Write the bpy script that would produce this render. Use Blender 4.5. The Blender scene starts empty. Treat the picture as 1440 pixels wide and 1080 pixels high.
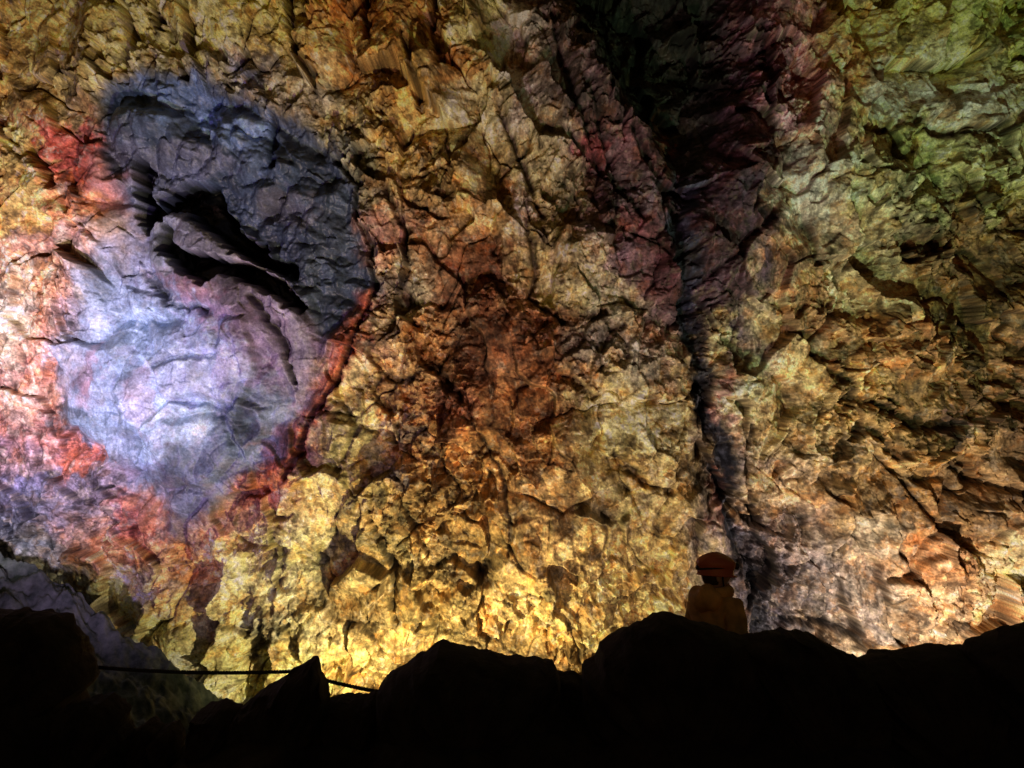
import bpy, math, numpy as np, time
from mathutils import Vector
T0=time.time()
sc=bpy.context.scene
sc.view_settings.view_transform='Standard'
sc.view_settings.look='None'
sc.view_settings.exposure=0
# ------------------------------------------------------------ survey frame
F=1175.0; DW=20.0; PITCH=math.radians(10); EYE=np.array([0,0,1.65])
fw=np.array([0,math.cos(PITCH),math.sin(PITCH)]); up=np.array([0,-math.sin(PITCH),math.cos(PITCH)]); rt=np.array([1.,0,0])
def P(a,b,d):
    return EYE+d*fw+((a-720)*rt+(540-b)*up)*d/F
def lin(c):
    c=np.asarray(c,float)/255.0
    return np.where(c<=0.04045,c/12.92,((c+0.055)/1.055)**2.4)
# ------------------------------------------------------------ noise tools
def h2(ix,iy,seed):
    n=(ix.astype(np.int64)*374761393+iy.astype(np.int64)*668265263+seed*1442695041)&0xFFFFFFFF
    n=((n^(n>>13))*1274126177)&0xFFFFFFFF
    n=((n^(n>>16))*2246822519)&0xFFFFFFFF
    return ((n^(n>>15))&0xFFFFFF).astype(np.float32)/np.float32(16777216)
def perlin(x,y,seed):
    x0=np.floor(x);y0=np.floor(y);fx=(x-x0).astype(np.float32);fy=(y-y0).astype(np.float32)
    x0=x0.astype(np.int64);y0=y0.astype(np.int64)
    u=fx*fx*fx*(fx*(fx*6-15)+10);v=fy*fy*fy*(fy*(fy*6-15)+10)
    def g(ix,iy,dx,dy):
        a=h2(ix,iy,seed)*6.2831853
        return np.cos(a)*dx+np.sin(a)*dy
    a=g(x0,y0,fx,fy);b=g(x0+1,y0,fx-1,fy);c=g(x0,y0+1,fx,fy-1);d=g(x0+1,y0+1,fx-1,fy-1)
    return (a+(b-a)*u+(c-a+(a-b-c+d)*u)*v)*1.5
def fbm(x,y,s,seed,oct=4,gain=.5):
    r=0;a=1.;t=0
    for i in range(oct):
        r=r+a*perlin(x/s+i*17.3,y/s-i*9.1,seed+i*31);t+=a;a*=gain;s/=2.03
    return r/t*1.3
def facets(x,y,s,seed,k=.55,gs=1.7,os=.6):
    x=x/s;y=y/s;ix=np.floor(x).astype(np.int64);iy=np.floor(y).astype(np.int64)
    best=np.full(x.shape,-9,np.float32);sec=best.copy();cid=np.zeros(x.shape,np.float32)
    for i in(-1,0,1):
        for j in(-1,0,1):
            cx=ix+i;cy=iy+j
            dx=(x-cx-h2(cx,cy,seed)).astype(np.float32);dy=(y-cy-h2(cx,cy,seed+1)).astype(np.float32)
            v=(h2(cx,cy,seed+2)-.5)*os+(h2(cx,cy,seed+3)-.5)*gs*dx+(h2(cx,cy,seed+4)-.5)*gs*dy-k*(dx*dx+dy*dy)-2*np.maximum(np.maximum(np.abs(dx),np.abs(dy))-.7,0)
            m=v>best
            sec=np.where(m,best,np.maximum(sec,v));cid=np.where(m,h2(cx,cy,seed+5),cid);best=np.where(m,v,best)
    return best+.05,best-sec,cid
def blocks(x,y,s,seed,step=.35,tilt=1.1,an=1.6):
    x=x/s;y=y/s;ix=np.floor(x).astype(np.int64);iy=np.floor(y).astype(np.int64)
    best=np.full(x.shape,99,np.float32);sec=best.copy();cid=np.zeros(x.shape,np.float32);hh=np.zeros(x.shape,np.float32)
    for i in(-1,0,1):
        for j in(-1,0,1):
            cx=ix+i;cy=iy+j
            dx=(x-cx-h2(cx,cy,seed)).astype(np.float32);dy=(y-cy-h2(cx,cy,seed+1)).astype(np.float32)
            th=h2(cx,cy,seed+6)*3.14;a=1+h2(cx,cy,seed+7)*(an-1);c,s_=np.cos(th),np.sin(th)
            u=dx*c+dy*s_;v=-dx*s_+dy*c;d=u*u*a+v*v/a
            h=(h2(cx,cy,seed+2)-.5)*step+(h2(cx,cy,seed+3)-.5)*tilt*dx+(h2(cx,cy,seed+4)-.5)*tilt*dy
            m=d<best
            sec=np.where(m,best,np.minimum(sec,d));cid=np.where(m,h2(cx,cy,seed+5),cid);hh=np.where(m,h,hh);best=np.where(m,d,best)
    return hh,np.sqrt(sec)-np.sqrt(best),cid
def sstep(a,b,x):
    t=np.clip((x-a)/(b-a),0,1);return t*t*(3-2*t)
def soft(a,n=1):
    for _ in range(n):
        p=np.pad(a,1,mode='edge');a=(p[:-2,1:-1]+p[2:,1:-1]+2*p[1:-1,1:-1])/4
        p=np.pad(a,1,mode='edge');a=(p[1:-1,:-2]+p[1:-1,2:]+2*p[1:-1,1:-1])/4
    return a
# ------------------------------------------------------------ wall grid
def axis(lo,a,b,hi,fine,n):
    l=a-(a-lo)*np.linspace(1,0,n,endpoint=False)**1.5
    r=b+(hi-b)*np.linspace(0,1,n+1)[1:]**1.5
    return np.concatenate([l,np.arange(a,b,fine),[b],r])
ax=axis(-900,-60,1500,2300,1.2,90); ay=axis(-700,-40,1030,1400,1.2,60)
X,Y=np.meshgrid(ax,ay)
X=X.astype(np.float32);Y=Y.astype(np.float32)
w1=fbm(X,Y,60,11,4);w2=fbm(X,Y,60,12,4);w3=fbm(X,Y,14,13,3);w4=fbm(X,Y,14,14,3)
s1=fbm(X,Y,60,15,2);s2=fbm(X,Y,60,16,2)
WX=X+w1*24+w3*8; WY=Y+w2*24+w4*8
SX=X+w1*7+w3*3; SY=Y+w2*7+w4*3
def crop(pts,m):
    p=np.array(pts,float)
    i0=np.searchsorted(ax,p[:,0].min()-m);i1=np.searchsorted(ax,p[:,0].max()+m)
    j0=np.searchsorted(ay,p[:,1].min()-m);j1=np.searchsorted(ay,p[:,1].max()+m)
    return slice(max(j0,0),j1),slice(max(i0,0),i1)
def segd(px,py,a,b):
    dx,dy=b[0]-a[0],b[1]-a[1];L=dx*dx+dy*dy+1e-9
    t=np.clip(((px-a[0])*dx+(py-a[1])*dy)/L,0,1)
    return np.hypot(px-a[0]-t*dx,py-a[1]-t*dy)
def poly_sd(pts,A,B,m=130):
    s=crop(pts,m);px=A[s];py=B[s];d=np.full(px.shape,1e3,np.float32);ins=np.zeros(px.shape,bool)
    n=len(pts)
    for i in range(n):
        a=pts[i];b=pts[(i+1)%n];d=np.minimum(d,segd(px,py,a,b))
        c=((a[1]>py)!=(b[1]>py))&(px<(b[0]-a[0])*(py-a[1])/((b[1]-a[1])+1e-9)+a[0]);ins^=c
    out=np.full(A.shape,-1e3,np.float32);out[s]=np.where(ins,d,-d);return out
def line_d(pts,A,B,m=90):
    s=crop(pts,m);px=A[s];py=B[s];d=np.full(px.shape,1e3,np.float32)
    for a,b in zip(pts[:-1],pts[1:]): d=np.minimum(d,segd(px,py,a,b))
    out=np.full(A.shape,1e3,np.float32);out[s]=d;return out
# ------------------------------------------------------------ shapes on the wall
lobe=[(133,185),(148,125),(205,95),(262,100),(330,132),(400,158),(445,185),(470,225),(508,262),(500,300),(522,350),(528,410),(492,462),(455,505),(440,575),(392,622),(345,680),(322,722),(245,752),(200,722),(140,640),(85,600),(70,540),(118,440),(142,380),(128,290)]
hood=[(133,185),(148,125),(205,95),(262,100),(330,132),(400,158),(445,185),(470,225),(508,262),(500,300),(522,350),(528,410),(492,462),(450,480),(436,432),(390,392),(372,355),(318,312),(290,265),(232,272),(206,300),(196,235),(150,250)]
tongue=[(205,312),(240,295),(290,318),(340,350),(390,375),(425,420),(445,470),(452,540),(415,570),(398,520),(370,470),(300,428),(245,412),(212,375)]
slab=[(330,455),(368,450),(372,520),(352,575),(300,560),(255,560),(230,520),(270,505),(318,500)]
slab2=[(180,400),(240,420),(310,445),(322,495),(262,500),(225,520),(190,480)]
slab3=[(215,600),(260,560),(325,575),(345,640),(300,680),(240,690),(200,650)]
knob=[(325,578),(350,560),(382,575),(378,615),(352,640),(335,610)]
chim=[(800,-60),(850,55),(905,130),(945,215),(962,262),(985,240),(1005,190),(1035,120),(1050,-60)]
crk1=[(188,222),(203,230),(210,288),(232,268),(262,256),(295,260),(310,296),(348,336),(380,358),(420,378),(418,390),(375,378),(335,356),(296,324),(268,300),(240,294),(206,328),(193,300)]
crk2=[(230,316),(240,320),(246,350),(280,360),(318,368),(350,374),(400,396),(434,430),(430,444),(392,416),(345,396),(316,384),(302,400),(266,388),(234,352)]
sdL=poly_sd(lobe,SX,SY,160);sdH=poly_sd(hood,SX,SY);sdT=poly_sd(tongue,SX,SY);sdS=poly_sd(slab,SX,SY,60);sdK=poly_sd(knob,SX,SY,50);sdC=poly_sd(chim,SX,SY,170);sdS2=poly_sd(slab2,SX,SY,60);sdS3=poly_sd(slab3,SX,SY,60)
jx=X+fbm(X,Y,22,79,2)*7+fbm(X,Y,8,77,1)*2.5;jy=Y+fbm(X,Y,22,80,2)*6+fbm(X,Y,8,78,1)*2.5
c1=poly_sd(crk1,jx,jy,40);c2=poly_sd(crk2,jx,jy,40)
mL=sstep(-14,22,sdL);mLr=sstep(-24,30,sdL);mH=sstep(-10,16,sdH)*mL;mT=sstep(-4,14,sdT);mC=sstep(-50,40,sdC)
seam=[(960,255),(955,310),(966,380),(980,440),(990,500),(992,565),(1012,610),(1026,665),(1036,735),(1060,800),(1085,890),(1100,960)]
dseam=line_d(seam,SX+w1*8,SY,160)
rim=[(470,222),(505,262),(500,300),(520,350),(527,412),(506,470),(470,545),(432,600),(408,670)]
cracks_and_shadows=[([(178,-30),(183,50),(176,92)],4,.9),([(258,-30),(263,60),(258,108)],4,.9),([(398,-30),(412,50),(442,118)],5,.9),([(512,-30),(520,62)],5,.7),([(616,-30),(610,55),(622,100)],6,.8),
([(215,-30),(222,40)],3,.4),([(575,60),(590,150)],3,.4),
(rim,4,.6),([(50,212),(74,240),(82,262)],6,.8),([(520,722),(538,770),(552,812),(556,870)],4,.5),([(652,542),(668,600),(700,660),(718,730),(714,775)],2.2,.2),
([(560,535),(610,520),(645,560)],4,.4),([(1195,560),(1240,572),(1300,600),(1345,604)],8,.6),([(1340,640),(1365,670),(1440,700)],8,.6),([(1180,640),(1215,600),(1270,640)],7,.5),  # first two right-hand lines are ledge shadows, darkened in the colour too
([(380,158),(383,232)],4,.4),([(740,300),(752,380),(742,420),(790,455)],3.5,.4),([(862,640),(905,675),(940,690)],5,.5),([(985,550),(1010,530),(990,640)],5,.7),
([(1030,690),(1060,735),(1085,745)],5,.6),([(1215,180),(1300,170),(1400,195)],6,.4),([(370,420),(402,470),(420,540)],4,.5),([(205,380),(245,430),(300,440)],5,.25),
([(345,930),(372,880)],8,.5),([(610,800),(640,790)],9,.4),([(675,798),(690,815)],10,.5),([(560,700),(600,780)],3,.3),([(1060,600),(1055,680),(1075,740)],4,.4),([(830,140),(870,250)],4,.35),([(1120,880),(1180,892),(1225,905)],5,.5),
([(775,20),(800,130),(850,240),(905,300)],4,.4),([(540,260),(575,330),(570,380)],4,.4),([(470,560),(500,600),(480,660)],3,.3),([(890,180),(930,260),(955,300)],5,.4),([(1080,300),(1030,360),(985,400)],4,.35),([(1150,500),(1200,540),(1190,560)],6,.4),
([(905,140),(960,210)],3,.3),([(700,150),(735,230),(760,300)],4,.45),([(1240,640),(1290,700),(1330,760)],3,.3)]
# ------------------------------------------------------------ relief (metres, towards the chamber)
rg=sstep(-.2,.25,fbm(X,Y,130,91,3))
for (x,y,rx,ry) in[(480,790,90,110),(1090,600,50,80),(885,620,65,60),(1290,800,90,60),(1170,240,90,60),(1070,690,55,55),(850,410,100,50),(340,50,130,60),(330,830,70,60),(1280,130,90,50),(740,110,40,100),(1200,830,60,50),(60,500,90,200),(660,60,60,60)]:
    rg=rg*(1-.75*np.exp(-(((WX-x)/rx)**2+((WY-y)/ry)**2)))
ax1=X+s1*18; ay1=Y+s2*18
fA,eA,iA=facets(ax1+ay1*.25,ay1*.72,130,201)
bB,eB,iB=blocks(ax1-ay1*.2,ay1*.70,62,301,.22,1.45,2.0)
bC,eC,iC=blocks(X+s1*10+w3*1+Y*.15,(Y+s2*10+w4*1)*.82,26,401,.40,1.8,2.0)
bD,eD,iD=blocks(X+w3*3+w1*8,Y+w4*3+w2*8,12,501,.5,1.9,1.8)
bE,eE,iE=blocks(X+w3*4,Y+w4*4,5.5,551,.6,1.9,1.4)
lf=1-.45*sstep(130,40,X)
Rb=soft(fA*.80+bB*1.15,1)
R=fbm(X,Y,330,71,3)*.5+lf*(Rb+soft(bC,1)*.46*(.28+.85*rg)+bD*.19*(.22+.85*rg)+bE*.085*(.2+.75*rg))
Rs=fbm(X,Y,200,72,2)*.25+soft(bB,1)*.16+bC*.07+bD*.02+fbm(X,Y,24,73,4)*.02+soft(facets(X+s1*14,Y+s2*14,75,221)[0],1)*.60
R=R*(1-mLr)+Rs*mLr
R+=mL*sstep(300,520,Y)*.8*sstep(-10,140,sdL) - mH*(.5) + mH*sstep(10,70,sdH)*.5
R+=(1-mLr)*sstep(-90,-8,sdL)*.2
R+=mT*.3+sstep(-3,6,sdS)*.24+sstep(-3,8,sdK)*.35-sstep(0,30,sdK)*.3+sstep(-3,6,sdS2)*.16+sstep(-3,6,sdS3)*.22
R+=mH*(np.abs(np.sin((X*.8+Y*.55+w1*70+w3*8)/26.))*.20+facets(X+Y*.5,Y-X*.2,40,233)[0]*.30)
R-=mC*1.8*sstep(420,150,Y)
R-=np.exp(-(dseam/13)**2)*.6+np.exp(-(dseam/55)**2)*.25
dark=np.zeros_like(X)
for pts,wd,dp in cracks_and_shadows:
    d=line_d(pts,SX,SY,60);d=d+w3*wd*.9+w1*wd*.8;g=np.exp(-(np.maximum(d,0)/wd)**2);R-=g*dp*.8;dark=np.maximum(dark,g*.85)
hole=np.maximum(sstep(-4,1,c1),sstep(-4,1,c2));R-=soft(hole,1)*1.1
cA=np.exp(-(eA/.03)**2)*(1-mL)*sstep(-.1,.3,fbm(X,Y,90,94,2));R-=cA*.2
jn=np.exp(-(eB/.04)**2)*sstep(-.1,.25,fbm(X,Y,80,95,2))*(1-mL);R-=jn*.16
jn2=np.exp(-(eC/.07)**2)*sstep(-.05,.3,fbm(X,Y,60,96,2))*(1-mL*.8)*(.4+.6*rg);R-=jn2*.08
jn3=np.exp(-(eD/.12)**2)*sstep(.0,.35,fbm(X,Y,45,97,2))*(1-mL*.9)*(.3+.7*rg);R-=jn3*.03
R+=np.clip((-X-160)/100,0,None)**1.7*.5+np.clip((X-1580)/100,0,None)**1.7*.5+np.clip((-Y-120)/100,0,None)**1.6*.5
# ------------------------------------------------------------ mean seen colour of the rock, light and shade included, 90 x 90 survey cells
tab=[
"115,95,50 130,105,60 145,118,66 150,120,65 140,105,55 122,84,40 108,78,38 115,105,62 62,58,46 28,26,24 16,18,14 24,15,22 85,64,60 95,90,45 92,98,50 82,98,48",
"110,90,50 105,88,60 62,60,68 62,64,84 98,88,70 110,95,60 115,90,45 125,122,80 84,78,62 55,40,42 20,22,19 26,20,28 90,70,70 100,92,50 110,132,74 100,126,74",
"165,110,75 140,80,75 52,54,68 52,54,76 58,58,72 84,80,60 120,100,60 120,100,60 102,92,66 72,46,46 40,28,28 30,28,35 92,80,70 105,106,64 95,110,60 90,100,55",
"185,130,80 150,112,100 88,84,108 58,52,66 72,64,80 75,70,65 130,95,65 120,90,55 120,105,70 85,74,70 70,42,44 50,34,38 115,100,76 120,120,80 75,76,50 65,60,32",
"225,165,140 165,145,165 150,142,185 128,96,122 100,76,92 85,80,90 135,112,76 88,58,38 105,80,50 112,98,76 76,56,56 60,48,52 105,102,66 112,106,70 78,68,36 68,58,30",
"240,180,180 180,172,215 168,170,220 145,128,175 110,82,106 130,95,72 140,110,70 94,58,33 108,73,43 115,100,75 104,84,64 95,85,75 125,110,70 120,98,55 88,78,42 82,68,36",
"215,155,165 150,150,192 184,186,236 136,128,168 104,88,106 150,125,80 140,95,55 125,85,45 120,85,45 145,130,80 142,122,76 120,105,85 150,135,85 140,115,65 92,74,42 80,64,38",
"130,122,170 146,120,150 122,112,152 108,92,102 142,92,70 165,140,85 150,115,60 150,110,55 140,105,60 150,125,75 160,135,85 110,95,85 170,140,105 150,125,80 130,100,55 120,95,60",
"110,110,130 125,98,98 156,108,88 160,118,88 155,138,86 160,140,80 165,135,70 160,125,60 165,130,70 170,140,80 170,145,85 110,95,90 140,120,105 155,132,95 160,122,75 155,122,85",
"130,110,90 130,112,85 140,120,82 155,140,88 165,145,86 185,155,85 202,167,82 195,160,80 190,160,80 190,160,90 182,152,90 80,72,74 120,105,105 175,152,118 188,156,116 192,152,102",
"140,120,80 150,130,80 170,142,85 185,160,84 222,184,92 245,207,105 245,200,95 222,174,82 212,168,85 205,165,90 190,155,95 150,125,95 165,140,115 190,160,120 195,160,115 200,160,110",
"140,120,80 150,130,80 170,142,85 185,160,84 222,184,92 245,207,105 245,200,95 222,174,82 212,168,85 205,165,90 190,155,95 150,125,95 165,140,115 190,160,120 195,160,115 200,160,110"]
TB=np.array([[[float(v) for v in c.split(',')] for c in r.split()] for r in tab]);TBL=lin(TB)
# ------------------------------------------------------------ floodlights, inferred ones plus added fills, all unseen: (name pos aim cone)
LT=[('left_cool',P(-220,740,11.5),P(20,500,20),80),
    ('lobe_blue',P(60,1040,11.),P(230,530,20),80),
    ('top_warm',P(390,1050,10.5),P(260,60,20),80),
    ('mid_fill',P(560,1060,12),P(560,640,20),100),
    ('top_fill',P(720,1060,10.5),P(650,130,20),80),
    ('centre',P(900,1060,12),P(880,560,20),95),
    ('base_warm',P(600,1035,15.5),P(610,900,20),155),
    ('right_base',P(1330,1030,15.0),P(1300,850,20),155),
    ('right_fill',P(1230,1055,11.5),P(1220,600,20),95),
    ('top_green',P(1480,1050,10.5),P(1290,130,20),80)]
gx=np.arange(16)*90+45.;gy=np.arange(12)*90+45.
GX,GY=np.meshgrid(gx,gy)
def unitE(px,py,l):
    w=EYE+DW*fw+((px-720)[...,None]*rt+(540-py)[...,None]*up)*DW/F
    v=w-l[1];d=np.sqrt((v**2).sum(-1));v=v/d[...,None]
    a=l[2]-l[1];a=a/np.linalg.norm(a);c=(v*a).sum(-1);ch=math.cos(math.radians(l[3]/2))
    m=sstep(0,1,(c-ch)/(1-ch))
    return m*np.clip((v*fw).sum(-1),0,1)/(4*math.pi*d*d)/math.pi*1000
A=np.stack([unitE(GX,GY,l).ravel() for l in LT],1)
use=np.ones(GX.shape);use[10:]=.5
W=use.ravel()[:,None]
base=np.array([.33,.27,.185])*np.ones((12,16,3));
base[1:8,1:5]=[.27,.26,.30];base[3:8,0]=[.40,.30,.28]; base[0:3,9:12]=[.10,.09,.09]
Bt=np.minimum(TBL,.75)/base
Bt=Bt.reshape(-1,3)
E3=np.zeros((len(LT),3))
for ch in range(3):
    x=np.ones(len(LT))
    for it in range(600):
        x*=((A*W).T@Bt[:,ch]+.01)/((A*W).T@(A@x)+.01*x+1e-12)
    E3[:,ch]=x
E3=np.maximum(E3,.2)
lum=E3.mean(1,keepdims=True);E3=np.clip(E3,lum*.62,lum*1.4)
print('LIGHTS kW',[(l[0],np.round(e,2).tolist()) for l,e in zip(LT,E3)])
Eg=(A@E3).reshape(12,16,3)+.07
ALB_SHADE=np.clip(TBL/Eg,.010,.62)  # lamp light divided out unshadowed; leftover light and shade remain in the colour
GAIN=1.5
def bil(tb,px,py):
    u=np.clip((px-45)/90,0,14.999);v=np.clip((py-45)/90,0,10.999);i=u.astype(int);j=v.astype(int);u=(u-i)[...,None];v=(v-j)[...,None]
    u=u*u*(3-2*u);v=v*v*(3-2*v)
    return tb[j,i]*(1-u)*(1-v)+tb[j,i+1]*u*(1-v)+tb[j+1,i]*(1-u)*v+tb[j+1,i+1]*u*v
bx=X+w1*50+w3*18+(iC-.5)*26*(1-mL);by=Y+w2*50+w4*18+(iB-.5)*30*(1-mL)
C=bil(ALB_SHADE,bx,by).astype(np.float32)
Eb=bil(Eg,X,Y)
WX=WX+(iC-.5)*14*(1-mL)+(iD-.5)*8*(1-mL);WY=WY+(iB-.5)*14*(1-mL)+(iD-.5)*8*(1-mL)
def blend(mask,col):
    global C
    t=np.clip(lin(col)/Eb,.008,.62)
    m=np.clip(mask,0,1)[...,None];C=C*(1-m)+t*m
def blob(x,y,rx,ry,col,op=.8,rot=0,soft=.35):
    c,s=math.cos(rot),math.sin(rot)
    sl=crop([(x-rx-ry,y-rx-ry),(x+rx+ry,y+rx+ry)],60)
    dx=WX[sl]-x;dy=WY[sl]-y
    d=np.hypot((dx*c+dy*s)/rx,(-dx*s+dy*c)/ry)+w3[sl]*.5
    m=np.clip(sstep(1+soft,1-soft,d)*op,0,1)[...,None]
    C[sl]=C[sl]*(1-m)+np.clip(lin(col)/Eb[sl],.008,.62)*m
blend(sstep(-6,10,poly_sd(hood,X+w3*6,Y+w4*6,40))*.9,(46,48,60))  # dark blue-grey hood, with the shade of its recess painted in
blob(270,150,110,30,(68,75,100),.8,.2);blob(330,190,80,28,(84,90,116),.7,.5);blob(230,240,60,40,(76,70,84),.7)
blob(470,350,45,60,(52,52,58),.6);blob(465,430,40,40,(50,52,58),.6);blob(430,240,50,40,(34,36,44),.7);blob(165,150,28,35,(30,36,40),.7)
blob(280,225,60,14,(72,66,80),.6,.3);blob(400,290,40,30,(70,60,66),.6)
blend(sstep(-3,8,poly_sd(tongue,X+w3*6,Y+w4*6,40))*.85,(114,94,106))
blob(235,340,35,45,(110,104,118),.7);blob(300,350,55,18,(104,92,104),.7,.5)
blob(255,400,70,22,(134,90,106),.8,.25);blob(330,455,45,25,(144,110,134),.8);blob(380,470,30,45,(106,80,100),.7)
blob(190,430,65,55,(146,148,186),.75);blob(230,480,90,50,(162,166,206),.7);blob(120,500,45,40,(146,150,192),.6)
blob(300,520,70,35,(164,154,188),.7);blob(260,600,60,35,(176,180,216),.7);blob(360,590,45,50,(88,88,108),.8);blob(355,600,18,30,(60,62,76),.7)
blob(330,640,60,30,(88,90,112),.7);blob(260,680,60,40,(94,94,116),.7);blob(105,590,60,25,(138,144,180),.6)
blob(130,525,18,30,(175,120,142),.6);blob(215,560,25,35,(175,126,148),.45);blob(280,740,55,22,(84,64,70),.6);blob(150,400,25,30,(126,126,154),.6)
blob(30,720,60,30,(95,95,124),.7);blob(110,690,50,35,(104,100,130),.6);blob(95,575,50,10,(78,80,102),.6);blob(175,620,40,30,(130,132,165),.6)
blob(90,210,42,42,(160,68,60),.85);blob(118,180,20,18,(145,76,78),.6);blob(110,285,28,35,(200,122,84),.8);blob(30,235,45,40,(215,155,90),.7);blob(35,300,45,35,(228,168,104),.7)
blob(60,345,60,18,(145,110,116),.6);blob(45,400,60,28,(230,168,144),.7);blob(20,450,30,70,(252,220,205),.75);blob(48,500,22,60,(228,148,134),.6);blob(30,560,45,28,(248,202,200),.7);blob(55,600,22,40,(212,134,130),.7)
blob(25,650,60,14,(225,182,205),.6);blob(105,640,45,13,(205,112,98),.8);blob(95,640,20,30,(200,116,106),.6)
blob(195,735,34,38,(158,84,70),.75);blob(170,775,50,25,(164,110,86),.7);blob(250,775,60,18,(170,122,94),.6);blob(330,740,40,30,(136,88,72),.6)
rd=line_d([(515,438),(492,480),(470,535),(440,590),(408,625),(385,665),(358,700)],WX,WY,80)
blend(sstep(30,8,rd+w3*10)*.75,(118,56,40));blend(sstep(12,3,rd+w3*12+w1*10)*.5,(155,76,50))
blob(540,330,40,45,(124,82,66),.6);blob(480,480,18,20,(128,56,40),.6);blob(375,690,35,28,(136,82,62),.6)
blend(sstep(-25,10,poly_sd(chim,X+w1*14+w3*5,Y+w2*14+w4*5,60))*.95,(13,15,11))  # chimney recess near black: dark rock plus its shade put into the colour
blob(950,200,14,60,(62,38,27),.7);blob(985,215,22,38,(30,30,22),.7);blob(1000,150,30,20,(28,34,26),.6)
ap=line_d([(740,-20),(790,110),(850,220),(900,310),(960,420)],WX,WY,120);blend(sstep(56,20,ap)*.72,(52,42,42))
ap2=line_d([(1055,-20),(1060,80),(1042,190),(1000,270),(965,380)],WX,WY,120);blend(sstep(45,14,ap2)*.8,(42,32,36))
blob(845,215,28,22,(84,38,38),.7);blob(900,330,42,42,(72,41,40),.65);blob(940,390,38,38,(66,40,39),.7);blob(1088,100,26,42,(88,62,68),.5);blob(1060,235,40,20,(84,52,46),.5,-.4)
blob(1045,270,20,50,(38,34,40),.6);blob(880,360,30,30,(84,66,70),.6);blob(870,120,26,38,(32,32,28),.7);blob(1005,360,36,32,(54,42,44),.7);blob(1080,350,20,30,(58,50,50),.5);blob(800,250,20,70,(112,102,78),.5);blob(915,270,20,25,(60,60,60),.5)
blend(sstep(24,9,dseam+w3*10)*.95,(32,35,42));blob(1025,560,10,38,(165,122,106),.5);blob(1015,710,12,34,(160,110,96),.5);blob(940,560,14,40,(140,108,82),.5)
blob(735,110,26,80,(152,152,106),.75);blob(715,40,30,45,(140,138,90),.6);blob(735,290,16,35,(170,164,110),.7);blob(590,400,30,38,(185,178,120),.75);blob(590,30,45,30,(135,86,42),.6);blob(640,90,30,20,(130,80,37),.6)
blob(650,380,60,45,(80,45,27),.7);blob(640,560,40,25,(150,96,60),.7);blob(740,560,55,45,(104,66,36),.6);blob(610,470,30,40,(128,84,44),.6);blob(690,480,60,45,(80,49,30),.6);blob(570,200,40,50,(130,100,50),.5)
blob(800,400,55,35,(142,132,88),.7);blob(865,425,35,35,(125,116,90),.7);blob(770,425,22,18,(170,150,78),.6);blob(830,480,50,30,(88,84,75),.6);blob(900,520,45,35,(106,100,86),.6);blob(880,600,55,45,(182,168,108),.75);blob(930,590,40,40,(180,160,105),.6);blob(860,700,50,45,(175,156,98),.6)
blob(560,665,13,20,(70,80,88),.6);blob(570,600,20,18,(78,82,74),.6);blob(500,610,40,60,(145,134,88),.5);blob(460,690,35,50,(165,148,90),.6);blob(430,830,45,80,(165,155,102),.55);blob(350,800,50,40,(168,162,112),.6);blob(380,890,25,35,(92,94,80),.6);blob(500,840,45,70,(208,172,92),.6)
blob(630,790,20,28,(100,80,44),.6);blob(680,805,16,10,(70,58,40),.7);blob(690,905,20,14,(100,84,56),.6);blob(560,940,70,40,(252,212,112),.6);blob(700,860,60,50,(228,187,100),.5)
blob(1020,480,20,40,(165,158,108),.7);blob(1055,540,22,45,(185,172,118),.7);blob(1090,590,50,60,(172,152,100),.6);blob(1140,250,50,50,(152,160,110),.7);blob(1110,330,30,25,(142,124,85),.6);blob(1130,290,50,20,(165,166,122),.5)
blob(1270,130,65,42,(134,162,104),.75);blob(1370,150,60,35,(120,150,96),.7);blob(1330,80,50,30,(110,126,74),.6);blob(1240,260,50,35,(70,82,58),.6);blob(1380,220,60,25,(116,128,82),.6);blob(1380,60,40,40,(66,72,36),.6)
blob(1180,90,40,60,(110,86,46),.5);blob(1100,370,30,40,(100,74,48),.5);blob(1150,430,40,50,(122,86,48),.5);blob(1240,420,60,25,(140,128,84),.6);blob(1280,490,60,35,(148,112,64),.6);blob(1350,360,80,45,(68,55,28),.6)
blob(1190,680,40,55,(168,136,82),.6);blob(1090,700,45,40,(200,168,120),.7);blob(1340,605,20,18,(60,48,55),.6);blob(1190,820,60,50,(184,164,144),.7);blob(1110,850,30,50,(92,88,90),.65);blob(1120,760,34,18,(118,108,102),.5);blob(1210,880,50,18,(190,172,156),.5)
blob(1290,785,70,45,(196,142,92),.7);blob(1400,790,50,60,(204,168,115),.6);blob(1062,800,18,60,(82,74,76),.7);blob(1240,760,30,30,(178,162,128),.6);blob(1430,540,40,90,(96,74,45),.4)
# mineral mottling at several sizes, then dark joints and painted hole shade
nl=1-mL*.7
def mixc(m,mul):
    global C
    m=np.clip(m,0,1)[...,None];C=C*(1-m+m*np.array(mul,np.float32))
xb=X+(iC-.5)*12;yb=Y+(iD-.5)*8
n1=fbm(xb,yb,48,701,5,.65);n2=fbm(xb+500,yb,30,711,5,.65);n3=fbm(X,Y+900,75,721,5,.6);n4=fbm(X,Y,8,731,4,.75);n5=fbm(xb,yb,15,741,4,.7)
mixc(sstep(.10,.30,n1)*.85*nl,(1.32,1.32,1.42))
mixc(sstep(.12,.32,-n1)*.8*nl,(.58,.48,.38))
mixc(sstep(.12,.3,n2)*.7*nl,(1.16,.86,.58))
mixc(sstep(.15,.32,-n2)*.75*nl,(.62,.68,.72))
mixc(sstep(.18,.32,n3)*.6*nl,(.54,.51,.52))
mixc(sstep(.08,.3,n5)*.6*nl,(1.48,1.44,1.34));mixc(sstep(.10,.26,-n5)*.8*nl,(.36,.33,.32))
C*=np.exp(n4*.9*(1-mL*.6))[...,None]
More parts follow.
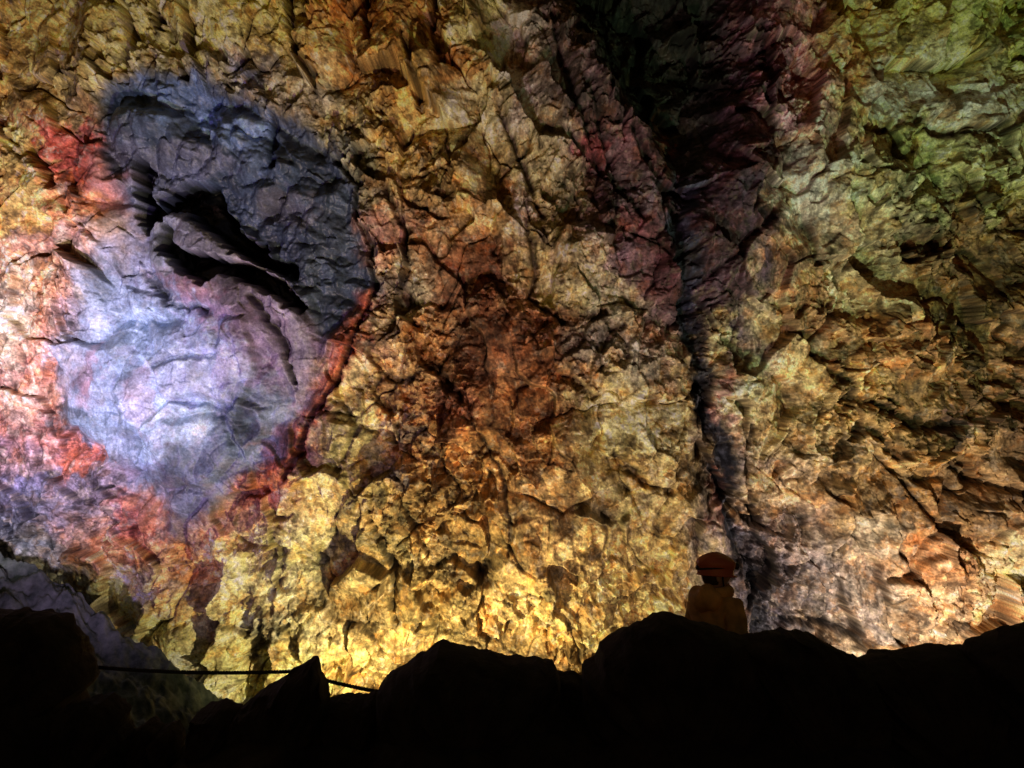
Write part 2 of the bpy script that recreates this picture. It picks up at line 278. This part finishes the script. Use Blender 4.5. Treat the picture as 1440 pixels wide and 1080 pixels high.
C*=(1+(iB-.5)*.4*nl)[...,None];C*=(1+(iC-.5)*.6*nl)[...,None];C*=(1+(iD-.5)*.5*nl)[...,None];C*=(1+(iE-.5)*.5*nl)[...,None]
cream=sstep(.24,.30,fbm(xb,yb,22,751,5,.7))*nl;L=C.mean(-1,keepdims=True)
C=C*(1-.5*cream[...,None])+.5*cream[...,None]*L*np.array([1.7,1.57,1.2])
lo=mL*(fbm(X,Y,40,761,6,.65));C*=np.exp(lo*.9)[...,None]
pk=mL*sstep(.15,.38,fbm(X,Y,55,771,5,.65))*sstep(350,520,Y);C=C*(1-.35*pk[...,None])+.35*pk[...,None]*C*np.array([1.2,.84,.86])
mixc(cA*.6+jn*.8,(.18,.16,.15));mixc(jn2*.75,(.22,.2,.19));mixc(jn3*.5,(.3,.28,.26));mixc(dark,(.15,.14,.15));mixc(hole,(.015,.015,.015))  # dark joints and cracks; hole interiors painted near black as unlit
C=C*(1+(1-mL)[...,None]*(np.array([1.05,.945,.90])-1))
C=C*(1+mL[...,None]*(np.array([.90,.97,1.0])-1))
C=np.clip(C*GAIN,.002,.80)
pos=EYE+(DW-R)[...,None]*fw+((X-720)[...,None]*rt+(540-Y)[...,None]*up)*(DW/F)
wet=np.clip(mL*.85+(1-mL)*(.25*sstep(0,.5,n3)+.75*sstep(.55,.75,iD)*sstep(-.1,.3,n2)),0,1).astype(np.float32)
print('arrays',time.time()-T0,X.shape)
# ------------------------------------------------------------ mesh helper
def grid_mesh(name,pos,col=None,extra=None):
    ny,nx=pos.shape[:2];me=bpy.data.meshes.new(name)
    idx=np.arange(nx*ny,dtype=np.int32).reshape(ny,nx)
    q=np.stack([idx[:-1,:-1],idx[1:,:-1],idx[1:,1:],idx[:-1,1:]],-1).reshape(-1)
    nf=len(q)//4
    me.vertices.add(nx*ny);me.vertices.foreach_set('co',pos.reshape(-1).astype(np.float32))
    me.loops.add(nf*4);me.loops.foreach_set('vertex_index',q)
    me.polygons.add(nf);me.polygons.foreach_set('loop_start',np.arange(nf,dtype=np.int32)*4)
    try: me.polygons.foreach_set('loop_total',np.full(nf,4,np.int32))
    except Exception: pass
    me.update(calc_edges=True)
    if col is not None:
        a=me.attributes.new('rock_tint_shade','FLOAT_COLOR','POINT')
        a.data.foreach_set('color',np.concatenate([col.reshape(-1,3),np.ones((nx*ny,1))],1).astype(np.float32).ravel())
    if extra is not None:
        a=me.attributes.new('damp','FLOAT','POINT');a.data.foreach_set('value',extra.ravel().astype(np.float32))
    ob=bpy.data.objects.new(name,me);sc.collection.objects.link(ob);return ob
def N(nt,t,**k):
    n=nt.nodes.new(t)
    for a,b in k.items(): setattr(n,a,b)
    return n
def rock_mat(name,attr=True,c1=(.03,.025,.02),c2=(.07,.055,.045),bscale=9,bump=.4,rough=.8):
    m=bpy.data.materials.new(name);m.use_nodes=True;nt=m.node_tree;b=nt.nodes['Principled BSDF']
    tc=N(nt,'ShaderNodeTexCoord')
    n=N(nt,'ShaderNodeTexNoise');n.inputs['Scale'].default_value=bscale;n.inputs['Detail'].default_value=5;n.inputs['Roughness'].default_value=.65
    nt.links.new(tc.outputs['Object'],n.inputs['Vector'])
    if attr:
        a=N(nt,'ShaderNodeAttribute',attribute_name='rock_tint_shade')
        mr=N(nt,'ShaderNodeMapRange');mr.inputs[1].default_value=.3;mr.inputs[2].default_value=.7;mr.inputs[3].default_value=.62;mr.inputs[4].default_value=1.4
        nt.links.new(n.outputs['Fac'],mr.inputs[0])
        mx=N(nt,'ShaderNodeVectorMath',operation='SCALE');nt.links.new(a.outputs['Color'],mx.inputs[0]);nt.links.new(mr.outputs[0],mx.inputs['Scale'])
        nt.links.new(mx.outputs[0],b.inputs['Base Color'])
        d=N(nt,'ShaderNodeAttribute',attribute_name='damp');r=N(nt,'ShaderNodeMapRange');r.inputs[3].default_value=.85;r.inputs[4].default_value=.38
        nt.links.new(d.outputs['Fac'],r.inputs[0]);nt.links.new(r.outputs[0],b.inputs['Roughness'])
    else:
        cr=N(nt,'ShaderNodeValToRGB');cr.color_ramp.elements[0].position=.35;cr.color_ramp.elements[1].position=.68
        cr.color_ramp.elements[0].color=(*c1,1);cr.color_ramp.elements[1].color=(*c2,1)
        nt.links.new(n.outputs['Fac'],cr.inputs[0]);nt.links.new(cr.outputs[0],b.inputs['Base Color']);b.inputs['Roughness'].default_value=rough
    b.inputs['Specular IOR Level'].default_value=.38 if attr else .2
    if bump>0:
        bp=N(nt,'ShaderNodeBump');bp.inputs['Strength'].default_value=bump;bp.inputs['Distance'].default_value=.05
        nt.links.new(n.outputs['Fac'],bp.inputs['Height']);nt.links.new(bp.outputs[0],b.inputs['Normal'])
    return m
wall=grid_mesh('cave_rock_wall',pos,C,wet);wall.data.materials.append(rock_mat('mineral_rock',True,bscale=20,bump=.15))
# ------------------------------------------------------------ cave floor with boulder ridge
S=np.array([(-400,850),(0,880),(90,905),(120,975),(180,1035),(265,1045),(290,1015),(400,965),(440,950),(455,1000),(530,995),(610,930),(780,955),(825,970),(880,900),(940,885),(1050,915),(1130,910),(1210,945),(1380,932),(1440,905),(1900,880)],float)
dR=5.6
cx=(S[:,0]-720)*dR/F; cz=np.array([P(a,b,dR)[2] for a,b in S]); yR=P(720,950,dR)[1]
xs=np.concatenate([np.linspace(-30,-6,60,endpoint=False),np.linspace(-6,6,420,endpoint=False),np.linspace(6,30,60)])
ys=np.concatenate([np.linspace(-12,2,60,endpoint=False),np.linspace(2,9,240,endpoint=False),np.linspace(9,26,220)])
GXm,GYm=np.meshgrid(xs,ys)
crest=np.interp(GXm,cx,cz)-.12
base_z=np.where(GYm<6,0,-(GYm-6)*.23)-.15*sstep(5,7,GYm)
t=(GYm-yR)
prof=np.where(t<0,np.exp(-(t/1.1)**2),np.exp(-(t/.55)**2))
fz=facets(GXm,GYm,.55,801)[0]*.10+facets(GXm,GYm,.2,811)[0]*.04+fbm(GXm,GYm,2.5,821,4)*.10*sstep(0,1.5,np.abs(t))
far=facets(GXm,GYm,1.3,831)[0]*.15*sstep(12,14,GYm)
Z=base_z+(crest-base_z)*prof+fz*(1-.4*prof)+far
ground=grid_mesh('ground',np.stack([GXm,GYm,Z],-1)[::-1]);
basalt=rock_mat('dark_basalt',False,(.016,.011,.009),(.045,.032,.026),6,.6,.9);ground.data.materials.append(basalt)
us=np.linspace(0,1,260);vs=np.linspace(0,1,220);U,V=np.meshgrid(us,vs)
ex=np.interp(U,[0,.25,.45,.62,.8,1],[-400,-60,60,150,260,380]);ey=np.interp(U,[0,.25,.45,.62,.8,1],[560,748,802,870,945,1040])
ex=ex+fbm(U*10,V*0,1.2,850,3)*8;ey=ey+fbm(U*10,V*0+5,.7,851,4)*14
k=17.2
top=EYE+k*fw+((ex-720)[...,None]*rt+(540-ey)[...,None]*up)*(k/F)
down=np.array([.12,-.75,-.62])
scr=top+V[...,None]**1.1*7.5*down
scr[...,2]+=fbm(U*14,V*9,1.5,855,5,.6)*.45*sstep(0,.06,V)+facets(U*30,V*18,1.2,857)[0]*.14+facets(U*80,V*50,1.2,858)[0]*.05
bk=top[:1]+np.linspace(1,0,12,endpoint=False)[:,None,None]*np.array([0,2.5,-1.8])
scree=grid_mesh('scree_slope',np.concatenate([bk,scr],0));scree.data.materials.append(rock_mat('grey_green_scree',False,(.040,.056,.040),(.16,.19,.145),3.5,.7,.9))
# ------------------------------------------------------------ foreground boulders lofted from surveyed outlines
def boulder(pts,d,th,seed):
    p=np.array(pts,float);q=np.vstack([p,p[:1]]);L=np.r_[0,np.cumsum(np.hypot(*np.diff(q,axis=0).T))]
    n=150;s=np.linspace(0,L[-1],n,endpoint=False);o=np.stack([np.interp(s,L,q[:,0]),np.interp(s,L,q[:,1])],1)
    nn=fbm(s/1.,s*0,22,seed,4,.6);n_y=fbm(s/1.,s*0+7,15,seed+9,4,.6);o[:,0]+=nn*3.5;o[:,1]+=n_y*4
    c=np.array([o[:,0].mean(),p[:,1].max()*.55+p[:,1].min()*.45])
    ts=np.linspace(-1,1,34);V=[]
    for t in ts:
        sc_=max(0,1-abs(t)**2.3)**.5
        a=c+(o-c)*sc_
        dd=d+t*th+(fbm(o[:,0],o[:,1]+t*60,40,seed+3,3)*.10+facets(o[:,0]+t*90,o[:,1],34,seed+5)[0]*.10)*(1-abs(t)**4)
        dy=facets(o[:,0]*1.0+t*120,o[:,1]+t*30,30,seed+6)[0]*6*abs(t)**.5
        V.append(EYE+dd[:,None]*fw+((a[:,0]-720)[:,None]*rt+(540-a[:,1]+dy)[:,None]*up)*d/F)
    V=np.array(V);vs=V.reshape(-1,3).tolist();fs=[]
    for i in range(len(ts)-1):
        for j in range(n):
            k=(j+1)%n;fs.append((i*n+j,i*n+k,(i+1)*n+k,(i+1)*n+j))
    me=bpy.data.meshes.new('boulder');me.from_pydata(vs,[],fs);me.update();ob=bpy.data.objects.new('boulder',me);sc.collection.objects.link(ob);me.materials.append(basalt)
BL=[([(-70,858),(0,864),(30,861),(62,864),(88,885),(103,905),(110,935),(123,962),(112,980),(70,1010),(60,1160),(-70,1160)],5.5,.6),
([(85,1000),(118,985),(150,984),(172,1005),(178,1035),(172,1130),(85,1130)],5.2,.3),
([(180,1030),(208,1015),(225,1023),(224,1090),(182,1090)],5.4,.2),([(220,1032),(240,1019),(251,1038),(252,1090),(220,1090)],5.4,.2),
([(264,1045),(280,1002),(302,996),(332,999),(337,1090),(266,1090)],5.3,.25),
([(325,1012),(350,985),(380,966),(410,944),(441,930),(450,948),(459,986),(462,1120),(325,1120)],5.35,.35),
([(445,986),(490,983),(528,978),(548,1000),(548,1120),(440,1120)],5.5,.35),
([(533,966),(560,945),(590,925),(618,913),(655,920),(700,929),(760,936),(783,943),(789,965),(795,1150),(525,1150)],5.4,.6),
([(772,957),(790,949),(815,955),(832,965),(832,1120),(772,1120)],5.6,.3),
([(820,942),(838,934),(845,914),(870,895),(890,880),(925,868),(950,867),(975,875),(1010,886),(1045,898),(1066,906),(1085,1000),(1085,1170),(815,1170)],5.3,.6),
([(1045,908),(1075,893),(1110,892),(1150,899),(1185,916),(1215,930),(1235,960),(1235,1160),(1045,1160)],5.2,.5),
([(1190,937),(1240,927),(1290,919),(1340,917),(1402,920),(1410,1160),(1190,1160)],5.3,.55),
([(1375,926),(1400,905),(1430,888),(1470,884),(1530,900),(1530,1160),(1375,1160)],5.1,.55)]
for i,(a,d,th) in enumerate(BL): boulder(a,d,th,900+i*37)
# ------------------------------------------------------------ rope barrier
def plain(name,c,r=.6,var=.35,sc_=30):
    m=bpy.data.materials.new(name);m.use_nodes=True;nt=m.node_tree;b=nt.nodes['Principled BSDF']
    n=N(nt,'ShaderNodeTexNoise');n.inputs['Scale'].default_value=sc_;n.inputs['Detail'].default_value=4
    tc=N(nt,'ShaderNodeTexCoord');nt.links.new(tc.outputs['Object'],n.inputs['Vector'])
    cr=N(nt,'ShaderNodeValToRGB');cr.color_ramp.elements[0].position=.3;cr.color_ramp.elements[1].position=.7
    cr.color_ramp.elements[0].color=(*[v*(1-var) for v in c],1);cr.color_ramp.elements[1].color=(*[min(1,v*(1+var)) for v in c],1)
    nt.links.new(n.outputs['Fac'],cr.inputs[0]);nt.links.new(cr.outputs[0],b.inputs['Base Color']);b.inputs['Roughness'].default_value=r
    return m
def rope(pathpts,r=.0125):
    pts=[]
    for (a0,b0,d0),(a1,b1,d1),sag in pathpts:
        n=260
        for i in range(n):
            t=i/n;q=P(a0,b0,d0)*(1-t)+P(a1,b1,d1)*t;q=q-np.array([0,0,4*sag*t*(1-t)]);pts.append(q)
    pts=np.array(pts);T=np.gradient(pts,axis=0);T/=np.linalg.norm(T,axis=1)[:,None]
    s=np.r_[0,np.cumsum(np.linalg.norm(np.diff(pts,axis=0),axis=1))]
    A1=np.cross(T,[0,0,1]);A1/=np.linalg.norm(A1,axis=1)[:,None];B1=np.cross(T,A1);vs=[];fs=[]
    for st in range(3):
        ph=st*2.0944+s*2*math.pi/.06
        c=pts+(np.cos(ph)[:,None]*A1+np.sin(ph)[:,None]*B1)*r*.55;o=len(vs)
        for i in range(len(c)):
            for j in range(6):
                a=j*math.pi/3;vs.append((c[i]+(math.cos(a)*A1[i]+math.sin(a)*B1[i])*r*.62).tolist())
        for i in range(len(c)-1):
            for j in range(6): fs.append((o+i*6+j,o+i*6+(j+1)%6,o+(i+1)*6+(j+1)%6,o+(i+1)*6+j))
    me=bpy.data.meshes.new('rope');me.from_pydata(vs,[],fs);ob=bpy.data.objects.new('rope_barrier',me);sc.collection.objects.link(ob)
    me.materials.append(plain('hemp_rope',(.035,.03,.028),.9))
rope([((60,930,5.9),(412,944,5.75),.035),((412,944,5.75),(545,975,5.7),.01)])
# ------------------------------------------------------------ person
person=bpy.data.objects.new('person',None);sc.collection.objects.link(person)
top=P(1003,775,6.3);person.location=(top[0],top[1],top[2]-1.84)
person.rotation_euler=(0,0,math.radians(-55))
def skin(name,verts,edges,rad,mat,root=0,sub=2):
    me=bpy.data.meshes.new(name);me.from_pydata(verts,edges,[]);ob=bpy.data.objects.new(name,me);sc.collection.objects.link(ob);ob.parent=person
    m=ob.modifiers.new('skin','SKIN');m.use_smooth_shade=True
    for i,r in enumerate(rad):
        me.skin_vertices[0].data[i].radius=(r,r) if not isinstance(r,tuple) else r
        me.skin_vertices[0].data[i].use_root=(i==root)
    s=ob.modifiers.new('s','SUBSURF');s.levels=sub;s.render_levels=sub
    me.materials.append(mat);return ob
jm=plain('ochre_overall',(.66,.34,.085),.75,.4,9);skinm=plain('skin',(.45,.27,.19),.55,.1);bootm=plain('boot_leather',(.03,.025,.02),.6);glovem=plain('work_glove',(.05,.045,.04),.85)
v=[(0,0,.95),(0,0,1.10),(0,.01,1.25),(0,.0,1.40),(0,.0,1.50),(0,.01,1.57),
(-.17,-.01,1.43),(-.25,-.02,1.18),(-.23,.14,1.00),
(.17,-.01,1.43),(.25,-.02,1.18),(.23,.14,1.00),
(-.10,0,.88),(-.12,.03,.50),(-.13,-.01,.13),
(.10,0,.88),(.12,.03,.50),(.13,-.01,.13)]
e=[(0,1),(1,2),(2,3),(3,4),(4,5),(3,6),(6,7),(7,8),(3,9),(9,10),(10,11),(0,12),(12,13),(13,14),(0,15),(15,16),(16,17)]
r=[(.17,.13),(.165,.125),(.18,.14),(.17,.13),.105,.068,.10,.072,.048,.10,.072,.048,.11,.078,.062,.11,.078,.062]
bo=skin('body_overall',v,e,r,jm)
tx=bpy.data.textures.new('folds','CLOUDS');tx.noise_scale=.13;dm=bo.modifiers.new('folds','DISPLACE');dm.texture=tx;dm.strength=.04;dm.mid_level=.5
bpy.ops.mesh.primitive_torus_add(major_radius=.088,minor_radius=.042,major_segments=32,minor_segments=12)
o=bpy.context.object;o.name='collar';o.parent=person;o.location=(0,-.005,1.535);o.scale=(1.1,1.15,1.2);o.rotation_euler=(math.radians(8),0,0);o.data.materials.append(jm)
for p in o.data.polygons:p.use_smooth=True
def ell(name,loc,s,mat,fn=None,seg=32,ring=20,rot=(0,0,0)):
    bpy.ops.mesh.primitive_uv_sphere_add(segments=seg,ring_count=ring,radius=1);o=bpy.context.object;o.name=name
    for vv in o.data.vertices:
        c=vv.co.copy()
        if fn:c=fn(c)
        vv.co=(c.x*s[0],c.y*s[1],c.z*s[2])
    for p in o.data.polygons:p.use_smooth=True
    o.location=loc;o.rotation_euler=rot;o.parent=person;o.data.materials.append(mat);return o
def hoodf(c):
    c=c.copy();c.z+=.10*math.sin(c.x*7);return c
ell('hood',(0,-.11,1.50),(.15,.085,.10),jm,hoodf)
for sx,n in((-1,'l'),(1,'r')):
    ell('boot_'+n,(sx*.13,.06,.055),(.055,.145,.06),bootm,lambda c:Vector((c.x,c.y,max(c.z,-.8) if c.y<.2 else max(c.z*.75,-.8))))
    w=Vector((sx*.23,.14,1.0));d=Vector((-sx*.12,.75,-.55)).normalized();side=Vector((-sx,0,0));side=(side-d*side.dot(d)).normalized();dn=d.cross(side).normalized()
    if dn.z>0:dn=-dn
    vs=[w-d*.03,w+d*.04,w+d*.085];es=[(0,1),(1,2)];rs=[(.032,.024),(.042,.022),(.040,.018)]
    skin('palm_'+n,[tuple(q) for q in vs],es,rs,glovem)
    for fi,(off,ln) in enumerate([(.030,.075),(.010,.085),(-.010,.078),(-.029,.060)]):
        b=w+d*.075+side*off
        q=[b,b+d*ln*.45+dn*.004,b+d*ln*.75+dn*.02,b+d*ln*.9+dn*.042]
        skin('finger_%s%d'%(n,fi),[tuple(z) for z in q],[(0,1),(1,2),(2,3)],[.0105,.010,.009,.008],glovem)
    b=w+d*.02+side*.03;q=[b,b+side*.028+d*.025,b+side*.035+d*.055+dn*.01]
    skin('thumb_'+n,[tuple(z) for z in q],[(0,1),(1,2)],[.013,.011,.009],glovem)
head=bpy.data.objects.new('head_group',None);sc.collection.objects.link(head);head.parent=person;head.location=(0,.02,1.66);head.rotation_euler=(math.radians(-4),0,math.radians(-30))
def hf(c):
    c=c.copy();x,y,z=c
    if z<0: c.x*=1+.28*z;c.y*=1+.10*z
    if y>0:
        c.y+=.16*math.exp(-((x/.14)**2+((z+.12)/.18)**2))
        c.y+=.05*math.exp(-((x/.5)**2+((z-.22)/.09)**2))
        c.y-=.07*math.exp(-(((abs(x)-.38)/.16)**2+((z-.04)/.1)**2))
        c.y+=.05*math.exp(-((x/.25)**2+((z+.47)/.07)**2))
        c.y+=.09*math.exp(-((x/.3)**2+((z+.82)/.15)**2))
    return c
parts=[]
parts.append(ell('head',(0,0,0),(.076,.098,.118),skinm,hf,64,48))
eyem=plain('eye',(.6,.6,.6),.2,.05);lipm=plain('lips',(.35,.14,.12),.5,.05);hairm=plain('hair',(.05,.03,.02),.7)
for sx in(-1,1):
    parts.append(ell('eye',(sx*.029,.080,.006),(.012,.012,.010),eyem))
    parts.append(ell('ear',(sx*.076,-.005,-.01),(.012,.02,.033),skinm))
parts.append(ell('mouth',(0,.096,-.056),(.022,.006,.006),lipm))
parts.append(ell('hair',(0,-.022,.005),(.082,.088,.10),hairm,lambda c:Vector((c.x,min(c.y,.25),max(c.z,-.75)))))
hm=plain('orange_helmet_shell',(.62,.15,.06),.45,.12,8);strapm=plain('webbing',(.03,.03,.03),.8);lampm=plain('headlamp_case',(.04,.04,.045),.4)
def hel(c):
    c=c.copy();n=math.hypot(c.x,c.y)
    if c.z>0:
        f=1+.16*math.sin(min(1,c.z)*math.pi)*(1 if n>.05 else 0)
        c.x*=f;c.y*=f
    else:
        z=max(c.z,-.42);f=1.0/max(n,.5) if n>.3 else 1/.5
        c.x*=f;c.y*=f;c.z=z
        if n<.35: c.x*=.2;c.y*=.2;c.z=-.2
    k=1+.02*math.cos(c.x*22)*max(0,c.z);return c*k
parts.append(ell('helmet_shell',(0,-.005,.050),(.112,.138,.122),hm,hel,64,40))
bpy.ops.mesh.primitive_torus_add(major_radius=1,minor_radius=.03,major_segments=64,minor_segments=8);o=bpy.context.object;o.name='helmet_rim'
for vv in o.data.vertices: vv.co=(vv.co.x*.112,vv.co.y*.139+(.022 if vv.co.y>.6 else 0),vv.co.z*.2)
o.location=(0,-.005,.002);o.data.materials.append(hm);parts.append(o)
bpy.ops.mesh.primitive_torus_add(major_radius=1,minor_radius=.015,major_segments=64,minor_segments=8);o=bpy.context.object;o.name='headlamp_strap'
for vv in o.data.vertices: vv.co=(vv.co.x*.1145,vv.co.y*.141,vv.co.z*.5)
o.location=(0,-.005,.060);o.rotation_euler=(math.radians(8),0,0);o.data.materials.append(strapm);parts.append(o)
bpy.ops.mesh.primitive_cylinder_add(radius=.026,depth=.035,vertices=32);o=bpy.context.object;o.name='headlamp';o.location=(0,.152,.080);o.rotation_euler=(math.radians(84),0,0);o.data.materials.append(lampm)
bv=o.modifiers.new('b','BEVEL');bv.width=.005;bv.segments=3;parts.append(o)
parts.append(ell('lamp_battery',(0,-.144,.050),(.03,.016,.02),lampm))
for sx in(-1,1):
    me=bpy.data.meshes.new('strap');me.from_pydata([(sx*.084,.02,.02),(sx*.080,.03,-.05),(sx*.045,.055,-.11),(0,.065,-.122)],[(0,1),(1,2),(2,3)],[])
    ob=bpy.data.objects.new('chin_strap',me);sc.collection.objects.link(ob);ob.modifiers.new('k','SKIN')
    for i in range(4): me.skin_vertices[0].data[i].radius=(.006,.003)
    me.skin_vertices[0].data[0].use_root=True;me.materials.append(strapm);parts.append(ob)
for o in parts: o.parent=head
# ------------------------------------------------------------ camera, world, floodlights
cam=bpy.data.cameras.new('camera');co=bpy.data.objects.new('camera',cam);sc.collection.objects.link(co);co.location=EYE.tolist();co.rotation_euler=(math.radians(90)+PITCH,0,0)
cam.sensor_width=36;cam.lens=F/1440*36;cam.clip_end=500;cam.clip_start=.05;sc.camera=co
w=bpy.data.worlds.new('World');sc.world=w;w.use_nodes=True;nt=w.node_tree;bg=nt.nodes['Background']
sky=nt.nodes.new('ShaderNodeTexSky');sky.sky_type='NISHITA';sky.sun_disc=False;sky.sun_elevation=math.radians(4);sky.sun_rotation=math.radians(180)
nt.links.new(sky.outputs[0],bg.inputs[0]);bg.inputs[1].default_value=.010
casem=plain('lamp_housing',(.04,.04,.045),.5)
for l,e in zip(LT,E3):  # inferred lamps and added fill lamps get the same unseen housing
    par=bpy.data.objects.new('floodlight',None);sc.collection.objects.link(par);par.location=l[1].tolist()
    d=Vector((l[2]-l[1]).tolist());par.rotation_euler=d.to_track_quat('-Z','Y').to_euler()
    ld=bpy.data.lights.new('flood_lamp','SPOT');mx=float(e.max());ld.color=tuple(float(v/mx) for v in e);ld.energy=mx*1000;ld.spot_size=math.radians(l[3]);ld.spot_blend=1;ld.shadow_soft_size=.08
    lo_=bpy.data.objects.new('flood_lamp',ld);sc.collection.objects.link(lo_);lo_.parent=par
    bpy.ops.mesh.primitive_cylinder_add(radius=.16,depth=.14,vertices=24,location=(0,0,.20));o=bpy.context.object;o.name='lamp_housing';o.data.materials.append(casem);o.parent=par
    b=o.modifiers.new('b','BEVEL');b.width=.02;b.segments=3
print('done',time.time()-T0)
